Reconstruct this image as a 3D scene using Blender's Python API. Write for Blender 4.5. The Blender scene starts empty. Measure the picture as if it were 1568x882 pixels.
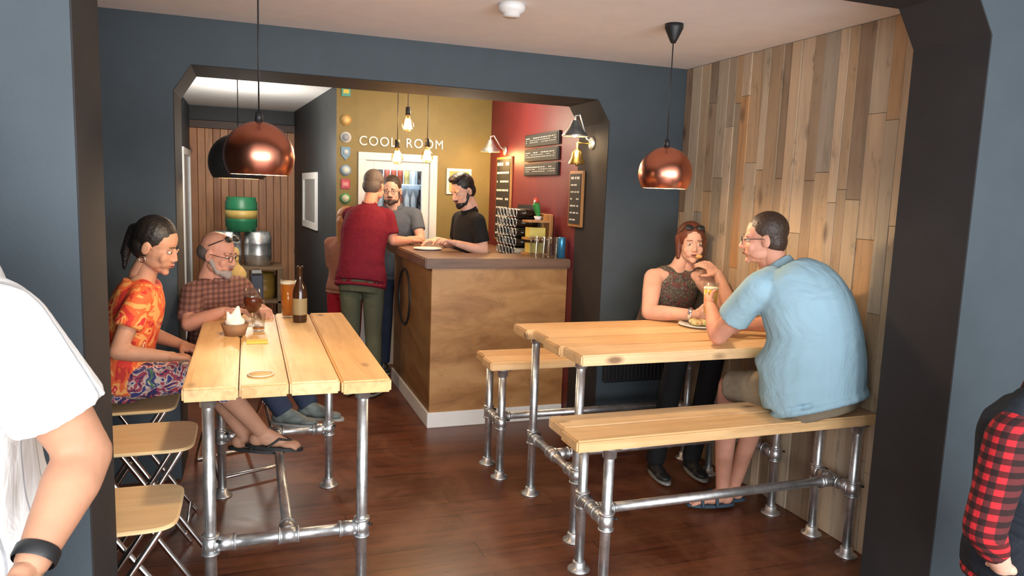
import bpy, bmesh, math, random
from mathutils import Vector, Matrix
import numpy as np
random.seed(7)
V=Vector
scene=bpy.context.scene
COL=scene.collection
# ------------------------------------------------------------------ materials
MATS={}
def _new(name):
    m=bpy.data.materials.new(name); m.use_nodes=True
    nt=m.node_tree; b=nt.nodes['Principled BSDF']
    return m,nt,b
def coords(nt,scale=(1,1,1),rot=(0,0,0)):
    tc=nt.nodes.new('ShaderNodeTexCoord'); mp=nt.nodes.new('ShaderNodeMapping')
    mp.inputs['Scale'].default_value=scale; mp.inputs['Rotation'].default_value=rot
    nt.links.new(tc.outputs['Object'],mp.inputs['Vector']); return mp.outputs['Vector']
def noise(nt,vec,scale,detail=4,rough=.6,dist=0):
    n=nt.nodes.new('ShaderNodeTexNoise'); n.inputs['Scale'].default_value=scale
    n.inputs['Detail'].default_value=detail; n.inputs['Roughness'].default_value=rough
    n.inputs['Distortion'].default_value=dist
    nt.links.new(vec,n.inputs['Vector']); return n.outputs['Fac']
def ramp(nt,fac,stops,const=False):
    r=nt.nodes.new('ShaderNodeValToRGB'); e=r.color_ramp.elements
    while len(e)<len(stops): e.new(.5)
    for i,(p,c) in enumerate(stops):
        e[i].position=p; e[i].color=(*c,1) if len(c)==3 else c
    if const: r.color_ramp.interpolation='CONSTANT'
    nt.links.new(fac,r.inputs['Fac']); return r.outputs['Color']
def mixc(nt,fac,a,b,mode='MIX'):
    m=nt.nodes.new('ShaderNodeMix'); m.data_type='RGBA'; m.blend_type=mode
    for s,k in ((fac,0),(a,6),(b,7)):
        if hasattr(s,'links'): nt.links.new(s,m.inputs[k])
        elif isinstance(s,(int,float)): m.inputs[k].default_value=s
        else: m.inputs[k].default_value=(*s,1)
    return m.outputs[2]
def bump(nt,b,h,strength=.3,dist=.01):
    bp=nt.nodes.new('ShaderNodeBump'); bp.inputs['Strength'].default_value=strength
    bp.inputs['Distance'].default_value=dist
    nt.links.new(h,bp.inputs['Height']); nt.links.new(bp.outputs['Normal'],b.inputs['Normal'])
def mul(c,k): return tuple(min(1,x*k) for x in c)
def plain(name,c,rough=.6,metal=0,var=.15,ns=6,bs=.1,bd=.003,bscale=40,spec=.5):
    if name in MATS: return MATS[name]
    m,nt,b=_new(name); v=coords(nt)
    nt.links.new(ramp(nt,noise(nt,v,ns),[(.3,mul(c,1-var)),(.7,mul(c,1+var))]),b.inputs['Base Color'])
    b.inputs['Roughness'].default_value=rough; b.inputs['Metallic'].default_value=metal
    b.inputs['Specular IOR Level'].default_value=spec
    if bs: bump(nt,b,noise(nt,v,bscale,3),bs,bd)
    MATS[name]=m; return m
def wood(name,c1,c2,axis='X',rough=.5,s=1.0,knots=True,dark=(.12,.05,.02),bs=.25,grey=None):
    if name in MATS: return MATS[name]
    m,nt,b=_new(name); k=14
    sc={'X':(1,k,k),'Y':(k,1,k),'Z':(k,k,1)}[axis]; sc=tuple(x*s for x in sc)
    v=coords(nt,sc); g=noise(nt,v,1.6,7,.65,.8)
    col=ramp(nt,g,[(.25,c2),(.5,c1),(.75,mul(c1,1.15))])
    v2=coords(nt); big=noise(nt,v2,2.3,3)
    col=mixc(nt,ramp(nt,big,[(.35,(0,0,0)),(.7,(.55,.55,.55) if not grey else (.45,.45,.45))]),col,c2 if not grey else grey)
    if grey:
        sp=noise(nt,coords(nt,{'Z':(3,3,1)}.get(axis,(1,1,1))),5,6,.7)
        col=mixc(nt,ramp(nt,sp,[(.58,(0,0,0)),(.72,(.75,.75,.75))]),col,mul(c2,.5))
    if knots:
        sk={'X':(.45,1,1),'Y':(1,.45,1),'Z':(1,1,.45)}[axis]
        vo=nt.nodes.new('ShaderNodeTexVoronoi'); vo.inputs['Scale'].default_value=5*s
        nt.links.new(coords(nt,sk),vo.inputs['Vector'])
        col=mixc(nt,ramp(nt,vo.outputs['Distance'],[(.05,(.8,.8,.8)),(.13,(0,0,0))]),col,dark)
    nt.links.new(col,b.inputs['Base Color']); b.inputs['Roughness'].default_value=rough
    bump(nt,b,g,bs,.004); MATS[name]=m; return m
def glass(name,c=(1,1,1),rough=.02,alpha=.25):
    if name in MATS: return MATS[name]
    m,nt,b=_new(name); N=nt.nodes; N.remove(b); out=[q for q in N if q.type=='OUTPUT_MATERIAL'][0]
    tr=N.new('ShaderNodeBsdfTransparent'); tr.inputs[0].default_value=(*c,1)
    gl=N.new('ShaderNodeBsdfGlossy'); gl.inputs['Roughness'].default_value=rough
    lw=N.new('ShaderNodeLayerWeight'); lw.inputs[0].default_value=alpha; mx=N.new('ShaderNodeMixShader')
    pw_=N.new('ShaderNodeMath'); pw_.operation='MULTIPLY'; pw_.inputs[1].default_value=.55
    nt.links.new(lw.outputs['Facing'],pw_.inputs[0]); nt.links.new(pw_.outputs[0],mx.inputs[0]); nt.links.new(tr.outputs[0],mx.inputs[1])
    nt.links.new(gl.outputs[0],mx.inputs[2]); nt.links.new(mx.outputs[0],out.inputs[0])
    MATS[name]=m; return m
def emit(name,c,s):
    if name in MATS: return MATS[name]
    m,nt,b=_new(name); b.inputs['Base Color'].default_value=(*c,1)
    b.inputs['Emission Color'].default_value=(*c,1); b.inputs['Emission Strength'].default_value=s
    MATS[name]=m; return m
def cloth(name,c,var=.12,rough=.85,bs=.5,bscale=7,bd=.03):
    if name in MATS: return MATS[name]
    m,nt,b=_new(name); v=coords(nt)
    nt.links.new(ramp(nt,noise(nt,v,5),[(.3,mul(c,1-var)),(.7,mul(c,1+var))]),b.inputs['Base Color'])
    b.inputs['Roughness'].default_value=rough; b.inputs['Specular IOR Level'].default_value=.2
    bump(nt,b,noise(nt,v,bscale,4,.5,1.2),bs,bd); MATS[name]=m; return m
def stripes(nt,axis,freq,width):
    tc=nt.nodes.new('ShaderNodeTexCoord'); sp=nt.nodes.new('ShaderNodeSeparateXYZ')
    nt.links.new(tc.outputs['Object'],sp.inputs[0])
    m1=nt.nodes.new('ShaderNodeMath'); m1.operation='MULTIPLY'; m1.inputs[1].default_value=freq
    nt.links.new(sp.outputs[axis],m1.inputs[0])
    f=nt.nodes.new('ShaderNodeMath'); f.operation='FRACT'; nt.links.new(m1.outputs[0],f.inputs[0])
    l=nt.nodes.new('ShaderNodeMath'); l.operation='LESS_THAN'; l.inputs[1].default_value=width
    nt.links.new(f.outputs[0],l.inputs[0]); return l.outputs[0]
def plaid(name,base,dark,line,ax=(0,2),freq=18,w=.5):
    m,nt,b=_new(name)
    a=stripes(nt,ax[0],freq,w); c=stripes(nt,ax[1],freq,w)
    col=mixc(nt,a,base,dark); col=mixc(nt,c,col,line,'MULTIPLY')
    nt.links.new(col,b.inputs['Base Color']); b.inputs['Roughness'].default_value=.9
    bump(nt,b,noise(nt,coords(nt),8,4,.5,1),.4,.02); MATS[name]=m; return m
def patterned(name,stops,scale,dist=1.5,rough=.8):
    m,nt,b=_new(name); v=coords(nt)
    nt.links.new(ramp(nt,noise(nt,v,scale,3,.5,dist),stops,True),b.inputs['Base Color'])
    b.inputs['Roughness'].default_value=rough; bump(nt,b,noise(nt,v,8,4,.5,1),.4,.02)
    MATS[name]=m; return m

# ------------------------------------------------------------------ builder
def frame(d,hint=V((0,0,1))):
    d=V(d).normalized(); h=V(hint)
    if abs(d.dot(h.normalized()))>.98: h=V((0,1,0)) if abs(d.y)<.9 else V((1,0,0))
    u=h.cross(d).normalized(); w=d.cross(u).normalized(); return u,w
class B:
    def __init__(s): s.v=[];s.f=[];s.m=[];s.sm=[];s.mats=[]
    def mi(s,mat):
        if mat is None: return 0
        if mat not in s.mats: s.mats.append(mat)
        return s.mats.index(mat)
    def add(s,v,f,mat=None,smooth=True):
        o=len(s.v); s.v+= [tuple(x) for x in v]; k=s.mi(mat)
        for q in f: s.f.append(tuple(i+o for i in q)); s.m.append(k); s.sm.append(smooth)
    def box(s,a,b,mat=None,bev=0,R=None,seg=1):
        a=V(a);b=V(b); c=(a+b)/2; d=b-a
        bm=bmesh.new(); bmesh.ops.create_cube(bm,size=1)
        for v in bm.verts: v.co=V((v.co.x*d.x,v.co.y*d.y,v.co.z*d.z))
        if bev: bmesh.ops.bevel(bm,geom=bm.edges[:],offset=bev,segments=seg,affect='EDGES')
        bm.verts.index_update()
        vs=[c+((R@v.co) if R else v.co) for v in bm.verts]; fs=[[v.index for v in f.verts] for f in bm.faces]
        s.add(vs,fs,mat,False); bm.free()
    def rings(s,rs,mat=None,smooth=True,cap=True):
        n=len(rs[0]); vs=[p for r in rs for p in r]; fs=[]
        for i in range(len(rs)-1):
            for j in range(n):
                k=(j+1)%n; fs.append((i*n+j,i*n+k,(i+1)*n+k,(i+1)*n+j))
        if cap:
            fs.append(tuple(range(n-1,-1,-1))); fs.append(tuple((len(rs)-1)*n+j for j in range(n)))
        s.add(vs,fs,mat,smooth)
    def ring(s,c,u,w,a,b,n=16):
        return [V(c)+u*(a*math.cos(2*math.pi*i/n))+w*(b*math.sin(2*math.pi*i/n)) for i in range(n)]
    def cyl(s,p,q,r1,r2=None,mat=None,n=16,cap=True):
        r2=r1 if r2 is None else r2; p=V(p);q=V(q); u,w=frame(q-p)
        s.rings([s.ring(p,u,w,r1,r1,n),s.ring(q,u,w,r2,r2,n)],mat,True,cap)
    def cap(s,p,r1,q,r2,mat=None,n=16,flat2=False):
        p=V(p);q=V(q); d=(q-p)
        if d.length<1e-6: d=V((0,0,1e-4))
        d=d.normalized(); u,w=frame(d); rs=[]
        for k in range(4): a=math.radians(-88+k*28); rs.append(s.ring(p+d*r1*math.sin(a),u,w,r1*math.cos(a),r1*math.cos(a),n))
        if flat2: rs.append(s.ring(q,u,w,r2,r2,n))
        else:
            for k in range(4): a=math.radians(4+k*28); rs.append(s.ring(q+d*r2*math.sin(a),u,w,r2*math.cos(a),r2*math.cos(a),n))
        s.rings(rs,mat)
    def ell(s,c,r,mat=None,R=None,n=18,m=12):
        c=V(c); rs=[]
        for i in range(m+1):
            a=-math.pi/2+math.pi*(i if 0<i<m else (.02 if i==0 else m-.02))/m
            ring=[]
            for j in range(n):
                t=2*math.pi*j/n; p=V((r[0]*math.cos(a)*math.cos(t),r[1]*math.cos(a)*math.sin(t),r[2]*math.sin(a)))
                ring.append(c+((R@p) if R else p))
            rs.append(ring)
        s.rings(rs,mat)
    def lathe(s,c,prof,mat=None,n=32,cap=False,ax=V((0,0,1)),smooth=True):
        u,w=frame(ax,V((0,1,0))); c=V(c)
        s.rings([s.ring(c+ax*z,u,w,max(r,1e-4),max(r,1e-4),n) for r,z in prof],mat,smooth,cap)
    def tube(s,pts,r,mat=None,n=10):
        pts=[V(p) for p in pts]
        for a,b in zip(pts,pts[1:]): s.cap(a,r,b,r,mat,n)
    def prism(s,poly,y0,y1,mat=None):
        n=len(poly); vs=[(x,y0,z) for x,z in poly]+[(x,y1,z) for x,z in poly]
        fs=[tuple(range(n)),tuple(range(2*n-1,n-1,-1))]+[(i,(i+1)%n+0,(i+1)%n+n,i+n) for i in range(n)]
        s.add(vs,fs,mat,False)
    def torus(s,c,R_,r,mat=None,ax=V((0,0,1)),n=32,m=10):
        u,w=frame(ax,V((0,1,0))); c=V(c); vs=[];fs=[]
        for i in range(n):
            t=2*math.pi*i/n; d=u*math.cos(t)+w*math.sin(t)
            for j in range(m):
                a=2*math.pi*j/m; vs.append(c+d*(R_+r*math.cos(a))+V(ax)*(r*math.sin(a)))
        for i in range(n):
            for j in range(m):
                fs.append((i*m+j,((i+1)%n)*m+j,((i+1)%n)*m+(j+1)%m,i*m+(j+1)%m))
        s.add(vs,fs,mat)
    def finish(s,name,fix=True):
        me=bpy.data.meshes.new(name)
        A=np.array([tuple(x) for x in s.v]); mn=A.min(0);mx=A.max(0)
        o=V(((mn[0]+mx[0])/2,(mn[1]+mx[1])/2,mn[2]))
        me.from_pydata([tuple(V(x)-o) for x in s.v],[],s.f)
        for m in s.mats: me.materials.append(m)
        me.polygons.foreach_set('material_index',s.m); me.polygons.foreach_set('use_smooth',s.sm)
        me.update()
        if fix:
            bm=bmesh.new(); bm.from_mesh(me); bmesh.ops.recalc_face_normals(bm,faces=bm.faces[:]); bm.to_mesh(me); bm.free()
        ob=bpy.data.objects.new(name,me); ob.location=o; COL.objects.link(ob); return ob
def remesh(src,dst,mat,vox=.009,sm=5):
    me=bpy.data.meshes.new('t'); me.from_pydata([tuple(x) for x in src.v],[],src.f); me.update()
    bm=bmesh.new(); bm.from_mesh(me); bmesh.ops.recalc_face_normals(bm,faces=bm.faces[:]); bm.to_mesh(me); bm.free()
    ob=bpy.data.objects.new('t',me); COL.objects.link(ob)
    r=ob.modifiers.new('r','REMESH'); r.mode='VOXEL'; r.voxel_size=vox
    if sm:
        q=ob.modifiers.new('s','SMOOTH'); q.factor=.5; q.iterations=sm
    dg=bpy.context.evaluated_depsgraph_get(); ev=ob.evaluated_get(dg); m2=ev.to_mesh()
    vs=[v.co.copy() for v in m2.vertices]; fs=[tuple(p.vertices) for p in m2.polygons]
    ev.to_mesh_clear(); bpy.data.objects.remove(ob); bpy.data.meshes.remove(me)
    dst.add(vs,fs,mat,True)

# ------------------------------------------------------------------ palette
M_blue=plain('slate_blue_paint',(.055,.071,.084),.6,var=.06,bs=.15,bscale=90,spec=.3)
M_jamb=plain('charcoal_lining',(.034,.030,.030),.8,var=.08,bs=.1,bscale=90,spec=.2)  # darker colour for the thin jamb and header linings
M_ceil=plain('ceiling_white',(.88,.87,.87),.8,var=.03,bs=.2,bscale=60)
M_olive=plain('olive_paint',(.22,.165,.045),.55,var=.08)
M_red=plain('crimson_paint',(.16,.016,.022),.5,var=.1)
M_white=plain('white_gloss_paint',(.78,.77,.75),.35,var=.03,bs=.02)
M_black=plain('black_matte',(.012,.012,.013),.5)
M_steel=plain('galvanised_steel',(.66,.67,.67),.36,metal=.9,var=.25,ns=25,bs=.1,bscale=60)
M_chrome=plain('chrome',(.75,.75,.76),.15,metal=1,var=.03,bs=0)
M_copper=plain('brushed_copper',(.66,.25,.16),.27,metal=1,var=.04,ns=3,bs=0)
M_brass=plain('aged_brass',(.55,.38,.13),.3,metal=1)
M_slate=plain('chalkboard',(.02,.022,.022),.7)
M_chalk=plain('chalk',(.7,.7,.66),.9,bs=0)
M_pine=[wood('scaffold_board_y%d'%i,c,(c[0]*.72,c[1]*.60,c[2]*.48),'Y',.42) for i,c in enumerate([(.84,.57,.26),(.78,.50,.21),(.86,.60,.30),(.76,.47,.19)])]
M_pinex=[wood('scaffold_board_x%d'%i,c,(c[0]*.72,c[1]*.60,c[2]*.48),'X',.42) for i,c in enumerate([(.84,.58,.32),(.76,.49,.24),(.82,.55,.28),(.72,.45,.21)])]
M_ply=wood('birch_plywood',(.80,.58,.31),(.72,.49,.24),'X',.35,knots=False,bs=.05)
def skin(name,c):
    m=plain('skin_'+name,c,.55,var=.12,ns=11,bs=.2,bd=.002,bscale=110,spec=.3)
    b=m.node_tree.nodes['Principled BSDF']; b.inputs['Subsurface Weight'].default_value=.15; b.inputs['Subsurface Scale'].default_value=.012
    b.inputs['Subsurface Radius'].default_value=(1,.35,.2); return m

# ------------------------------------------------------------------ room shell
CZ=2.5; YF0,YF1=1.97,2.30; YB0,YB1=4.30,4.75; XJ0,XJ1=-.375,2.50; WX=2.74
# floor
m,nt,b=_new('dark_wood_floor')
br=nt.nodes.new('ShaderNodeTexBrick'); br.inputs['Scale'].default_value=1; br.inputs['Brick Width'].default_value=1.1; br.inputs['Row Height'].default_value=.15
br.inputs['Mortar Size'].default_value=.0025; br.inputs['Color1'].default_value=(.100,.027,.011,1); br.inputs['Color2'].default_value=(.155,.047,.019,1); br.inputs['Mortar'].default_value=(.03,.009,.005,1)
nt.links.new(coords(nt),br.inputs['Vector'])
g=noise(nt,coords(nt,(1.2,14,14)),2,7,.65,.6); big=noise(nt,coords(nt),2.2,6,.72,.6)
c=mixc(nt,.8,br.outputs['Color'],ramp(nt,g,[(.3,(.42,.38,.36)),(.7,(1.35,1.35,1.3))]),'MULTIPLY')
c=mixc(nt,ramp(nt,big,[(.45,(0,0,0)),(.66,(.7,.7,.7))]),c,(.23,.088,.040))
nt.links.new(c,b.inputs['Base Color'])
nt.links.new(ramp(nt,big,[(.3,(.26,.26,.26)),(.7,(.42,.42,.42))]),b.inputs['Roughness']); bump(nt,b,g,.15,.003); M_floor=m
o=B(); o.box((-1.75,-2.7,-.1),(3.75,10.2,0),M_floor); o.finish('floor')
o=B(); o.box((-1.75,-2.7,CZ),(3.75,YB0+.02,CZ+.1),M_ceil); o.box((-1.75,YB0+.02,2.54),(3.75,10.2,2.64),M_ceil); o.finish('ceiling')
def arch(name,x0,x1,xa,xb,zt,cw,ch,y0,y1,ztop):
    e=.004; Y0=y0+.002;Y1=y1-.002
    o=B(); o.prism([(x0,0),(xa,0),(xa,zt),(x0,zt)],y0,y1,M_blue)
    o.prism([(xa,zt-ch),(xa+cw,zt),(xa,zt)],y0,y1,M_blue)
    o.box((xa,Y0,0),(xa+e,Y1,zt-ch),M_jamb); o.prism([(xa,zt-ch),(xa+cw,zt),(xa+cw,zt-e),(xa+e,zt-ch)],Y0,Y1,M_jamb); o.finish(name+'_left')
    o=B(); o.prism([(xb,0),(x1,0),(x1,zt),(xb,zt)],y0,y1,M_blue)
    o.prism([(xb,zt-ch),(xb,zt),(xb-cw,zt)],y0,y1,M_blue)
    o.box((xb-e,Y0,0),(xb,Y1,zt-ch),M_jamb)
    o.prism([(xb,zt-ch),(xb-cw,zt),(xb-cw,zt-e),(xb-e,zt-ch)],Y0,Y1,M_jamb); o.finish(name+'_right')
    o=B(); o.prism([(x0,zt),(x1,zt),(x1,ztop),(x0,ztop)],y0,y1,M_blue)
    o.box((xa+cw,Y0,zt-e),(xb-cw,Y1,zt),M_jamb); o.finish(name+'_header')
arch('wall_front',-1.6,3.6,XJ0,XJ1,2.42,.10,.15,YF0,YF1,CZ)
arch('wall_back',-1.6,3.6,-.36,2.19,2.26,.09,.14,YB0,YB1,2.54)
o=B(); o.box((-1.75,-2.7,0),(-1.6,10,2.64),M_blue); o.finish('wall_left')
o=B(); o.box((3.6,-2.7,0),(3.75,10,2.64),plain('pale_grey_paint',(.35,.36,.34),.6)); o.finish('wall_right')
# shopfront behind camera: glazed wall
o=B(); f=plain('shopfront_frame',(.3,.32,.33),.4)
o.box((-1.75,-2.7,0),(3.75,-2.6,.45),f); o.box((-1.75,-2.7,2.4),(3.75,-2.6,2.64),f)
for x in (-1.75,-.6,.9,2.3,3.65): o.box((x,-2.7,.45),(x+.1,-2.6,2.4),f)
o.finish('wall_shopfront')
# reclaimed plank wall
tones=[(.50,.35,.21),(.44,.30,.175),(.55,.40,.25),(.41,.32,.22),(.49,.38,.27),(.52,.32,.16),(.33,.22,.13),(.52,.42,.30),(.58,.42,.27),(.38,.26,.155),(.27,.18,.115),(.36,.31,.25),(.55,.30,.13),(.61,.46,.31)]
WT=[wood('reclaimed_board_%d'%i,c,mul(c,.60),'Z',.6,s=.8,dark=(.08,.045,.03),bs=.5,grey=(.39,.32,.24)) for i,c in enumerate(tones)]
o=B(); o.box((WX+.01,YF1+.001,0),(WX+.12,YB0-.001,CZ-.001),M_black)
y=YF1+.002
while y<YB0-.02:
    w=min(random.choice([.06,.075,.09,.105]),YB0-.002-y); z=0
    if YB0-.002-(y+w)<.04: w=YB0-.002-y
    while z<CZ-.01:
        L=random.uniform(.35,1.3); z1=min(z+L,CZ-.002)
        if CZ-z1<.2: z1=CZ-.002
        t=random.uniform(0,.008)
        o.box((WX-t,y+.0008,z+.0008),(WX+.02,y+w-.0008,z1-.0008),random.choice(WT),.0015); z=z1
    y+=w
o.finish('wall_wood_panelled')
# back room walls
dx=.94;dX=1.67;dz=1.97; yo=6.75
o=B(); o.box((.75,yo,0),(dx-.002,yo+.1,2.54),M_olive); o.finish('wall_olive_left')
o=B(); o.box((dX+.002,yo,0),(2.19,yo+.1,2.54),M_olive); o.finish('wall_olive_right')
o=B(); o.box((dx-.002,yo,dz+.002),(dX+.002,yo+.1,2.54),M_olive); o.finish('wall_olive_header')
o=B(); o.box((2.19,YB1,0),(2.3,6.85,2.54),M_red); o.finish('wall_red')
# corridor
M_dark=plain('dark_corridor_paint',(.028,.033,.037),.6)
o=B(); vs=[(.75,yo,0),(.55,9.5,0),(.65,9.5,0),(.85,yo+.1,0)]
vs=vs+[(x,y,2.54) for x,y,z in vs]
o.add(vs,[(0,1,5,4),(1,2,6,5),(2,3,7,6),(3,0,4,7),(0,3,2,1),(4,5,6,7)],M_dark,False); o.finish('wall_corridor_right')
o=B(); o.box((-.74,YB1+.001,0),(-.63,9.6,2.54),M_blue); o.finish('wall_corridor_left')
cor=[wood('corridor_board_%d'%i,c,mul(c,.55),'Z',.5,s=.8,dark=(.07,.02,.01)) for i,c in enumerate([(.50,.21,.085),(.42,.165,.065),(.57,.26,.11)])]
o=B(); x=-.63
while x<.62:
    w=.085; o.box((x,9.5,0),(x+w-.004,9.53,2.28),random.choice(cor),.003); x+=w
o.box((-.63,9.53,0),(.7,9.6,2.54),M_black); o.box((-.63,9.47,2.28),(.56,9.53,2.37),wood('dark_beam',(.08,.035,.02),(.04,.02,.01),'X'),.004)
o.finish('wall_corridor_end')
d=(V((.55,9.5,0))-V((.75,yo,0))).normalized()
ang=math.atan2(d.y,d.x); Rz=Matrix.Rotation(ang-math.pi/2,3,'Z')
o=B(); cpt=V((.75,yo,0))+d*1.45+V((-.014,0,0))
def rb(c,a,b,mat,bev=0): # local box rotated about c
    a=V(a);b=V(b); mid=Rz@((a+b)/2); h=(b-a)/2; o.box(V(c)+mid-h,V(c)+mid+h,mat,bev,Rz)
rb(cpt,(-.01,-.40,1.2),(.01,.40,1.27),M_white); rb(cpt,(-.01,-.40,1.72),(.01,.40,1.79),M_white)
rb(cpt,(-.01,-.48,1.2),(.01,-.40,1.79),M_white); rb(cpt,(-.01,.40,1.2),(.01,.48,1.79),M_white)
rb(cpt,(0,-.41,1.26),(.008,.41,1.73),plain('frosted_pane',(.30,.36,.38),.15)); o.finish('window_1')
o=B(); o.box((-.629,8.28,1.93),(-.60,9.12,2.0),M_white); o.box((-.629,8.2,0),(-.60,8.28,2.0),M_white); o.box((-.629,9.12,0),(-.60,9.2,2.0),M_white)
o.box((-.629,8.28,.02),(-.618,9.12,1.93),plain('door_glaze',(.35,.42,.46),.2)); o.finish('door_1')
# cool room door + cold room
o=B()
for a,b_ in (((dx,yo-.02,0),(dx+.07,yo+.1,dz-.07)),((dX-.07,yo-.02,0),(dX,yo+.1,dz-.07)),((dx,yo-.02,dz-.07),(dX,yo+.1,dz))): o.box(a,b_,M_white,.004)
o.box((dx+.072,yo+.01,0),(dx+.14,yo+.05,dz-.072),M_white,.003); o.box((dX-.14,yo+.01,0),(dX-.072,yo+.05,dz-.072),M_white,.003)
o.box((dx+.14,yo+.01,dz-.15),(dX-.14,yo+.05,dz-.072),M_white,.003); o.box((dx+.14,yo+.01,0),(dX-.14,yo+.05,.9),M_white,.003)
o.box((dx+.14,yo+.025,.9),(dX-.14,yo+.03,dz-.15),glass('window_glass',(.9,.95,1),.02,.12))
o.cyl((dX-.1,yo+.01,1.05),(dX-.1,yo-.04,1.05),.012,None,M_chrome); o.finish('door_2')
o=B(); wi=plain('cold_room_lining',(.62,.66,.68),.5)
o.box((dx-.05,yo+.6,0),(dX+.05,yo+.65,2.2),wi); o.box((dx-.05,yo+.101,0),(dx-.003,yo+.6,2.2),wi); o.box((dX+.003,yo+.101,0),(dX+.05,yo+.6,2.2),wi); o.box((dx-.05,yo+.101,2.2),(dX+.05,yo+.65,2.25),wi)
o.finish('wall_cold_room')
o=B(); bc=[plain('bottle_c%d'%i,c,.25) for i,c in enumerate([(.03,.015,.01),(.3,.05,.02),(.02,.1,.05),(.5,.35,.1),(.6,.6,.6)])]
for z in (.95,1.2,1.45,1.7):
    o.box((dx+.02,yo+.3,z-.015),(dX-.02,yo+.55,z),M_steel)
    x=dx+.07
    while x<dX-.05:
        mt=random.choice(bc); o.lathe((x,yo+.38,z),[(0,0),(.028,0),(.028,.12),(.011,.16),(.011,.2),(0,.2)],mt,10); x+=.065
for x in (dx+.02,dX-.04):
    for y in (yo+.3,yo+.53): o.box((x,y,.01),(x+.02,y+.02,1.9),M_steel)
o.finish('bottle_shelf')
def text(name,body,loc,size,rot,mat,ext=.004,sx=1):
    cu=bpy.data.curves.new(name,'FONT'); cu.body=body; cu.size=size; cu.extrude=ext; cu.space_character=1.15
    ob=bpy.data.objects.new(name,cu); COL.objects.link(ob); dg=bpy.context.evaluated_depsgraph_get()
    me=bpy.data.meshes.new_from_object(ob.evaluated_get(dg)); bpy.data.objects.remove(ob)
    o2=bpy.data.objects.new(name,me); o2.location=loc; o2.rotation_euler=rot; o2.scale=(sx,1,1); me.materials.clear(); me.materials.append(mat); COL.objects.link(o2); return o2
text('cool_room_sign','COOL  ROOM',(.945,yo-.006,2.03),.118,(math.pi/2,0,0),M_white,.004,.93)
# badges
for i,(z,c,c2,sq) in enumerate([(2.49,(.1,.4,.35),(.7,.6,.1),1),(2.24,(.5,.3,.1),(.7,.5,.2),0),(2.09,(.6,.65,.65),(.3,.35,.4),0),(1.95,(.1,.25,.4),(.5,.6,.7),2),(1.80,(.25,.4,.6),(.6,.7,.7),0),(1.68,(.5,.05,.1),(.7,.3,.3),1),(1.55,(.1,.35,.12),(.6,.65,.5),0)]):
    o=B(); a=plain('badge_a%d'%i,c,.4); bb=plain('badge_b%d'%i,c2,.4)
    if sq==1: o.box((.79,yo-.012,z-.045),(.87,yo-.001,z+.04),a,.004); o.box((.805,yo-.016,z-.02),(.855,yo-.010,z+.015),bb,.002)
    elif sq==2: o.prism([(.79,z+.055),(.87,z+.055),(.87,z-.01),(.83,z-.06),(.79,z-.01)],yo-.012,yo-.001,a); o.cyl((.83,yo-.012,z+.01),(.83,yo-.016,z+.01),.025,None,bb,20)
    else:
        o.cyl((.83,yo-.001,z),(.83,yo-.012,z),.048,None,a,28); o.cyl((.83,yo-.012,z),(.83,yo-.017,z),.033,None,bb,28)
    o.finish('brewery_badge')
# baseboards
o=B(); o.box((1.165,4.835,0),(2.185,4.85,.11),M_white,.003); o.finish('baseboard_bar_front')
o=B(); o.box((1.165,4.851,0),(1.18,6.2,.11),M_white,.003); o.finish('baseboard_bar_side')
# smoke detector
o=B(); o.lathe((1.14,3.27,CZ),[(0,0),(.062,0),(.062,-.02),(.055,-.035),(.04,-.042),(.038,-.055),(0,-.057)],M_white,32); o.finish('smoke_detector')
# radiator
o=B(); o.box((2.22,4.24,.42),(2.70,4.27,.74),M_black,.006)
for i in range(16): o.box((2.235+i*.029,4.225,.44),(2.25+i*.029,4.245,.72),M_black,.004)
for x in (2.3,2.62): o.box((x,4.27,.5),(x+.03,4.298,.66),M_black)
o.finish('wall_radiator')

# ------------------------------------------------------------------ bar
M_ctop=wood('bar_top_wood',(.17,.09,.055),(.07,.035,.022),'X',.45)
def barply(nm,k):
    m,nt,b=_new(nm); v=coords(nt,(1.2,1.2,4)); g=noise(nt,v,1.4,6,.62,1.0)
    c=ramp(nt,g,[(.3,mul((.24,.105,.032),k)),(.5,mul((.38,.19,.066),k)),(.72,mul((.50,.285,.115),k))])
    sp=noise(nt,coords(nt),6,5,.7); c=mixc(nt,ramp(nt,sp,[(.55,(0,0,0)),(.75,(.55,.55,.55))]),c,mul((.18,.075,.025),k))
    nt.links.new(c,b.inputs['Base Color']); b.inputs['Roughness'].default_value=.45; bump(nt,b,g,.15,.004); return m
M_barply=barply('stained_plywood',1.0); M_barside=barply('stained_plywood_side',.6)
o=B()
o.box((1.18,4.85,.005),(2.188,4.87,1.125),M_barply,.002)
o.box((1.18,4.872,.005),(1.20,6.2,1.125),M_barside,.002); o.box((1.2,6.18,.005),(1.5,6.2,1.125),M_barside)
o.box((1.2,5.18,.005),(2.185,5.2,1.125),M_black); o.box((1.48,5.2,.005),(1.5,6.18,1.125),M_black)
o.box((1.12,4.79,1.125),(2.187,5.24,1.195),M_ctop,.008,None,2); o.box((1.12,5.245,1.125),(1.54,6.25,1.195),wood('bar_top_wood_y',(.19,.10,.06),(.08,.04,.024),'Y',.45),.008,None,2)
o.torus((1.178,5.75,.80),.22,.012,M_black,V((1,0,0)))
o.finish('bar_counter')
o=B(); o.box((1.90,5.3,.005),(2.185,6.7,1.12),M_black,.004); o.box((1.88,5.28,1.12),(2.187,6.72,1.16),M_ctop,.005); o.finish('back_bar_cabinet')
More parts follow.
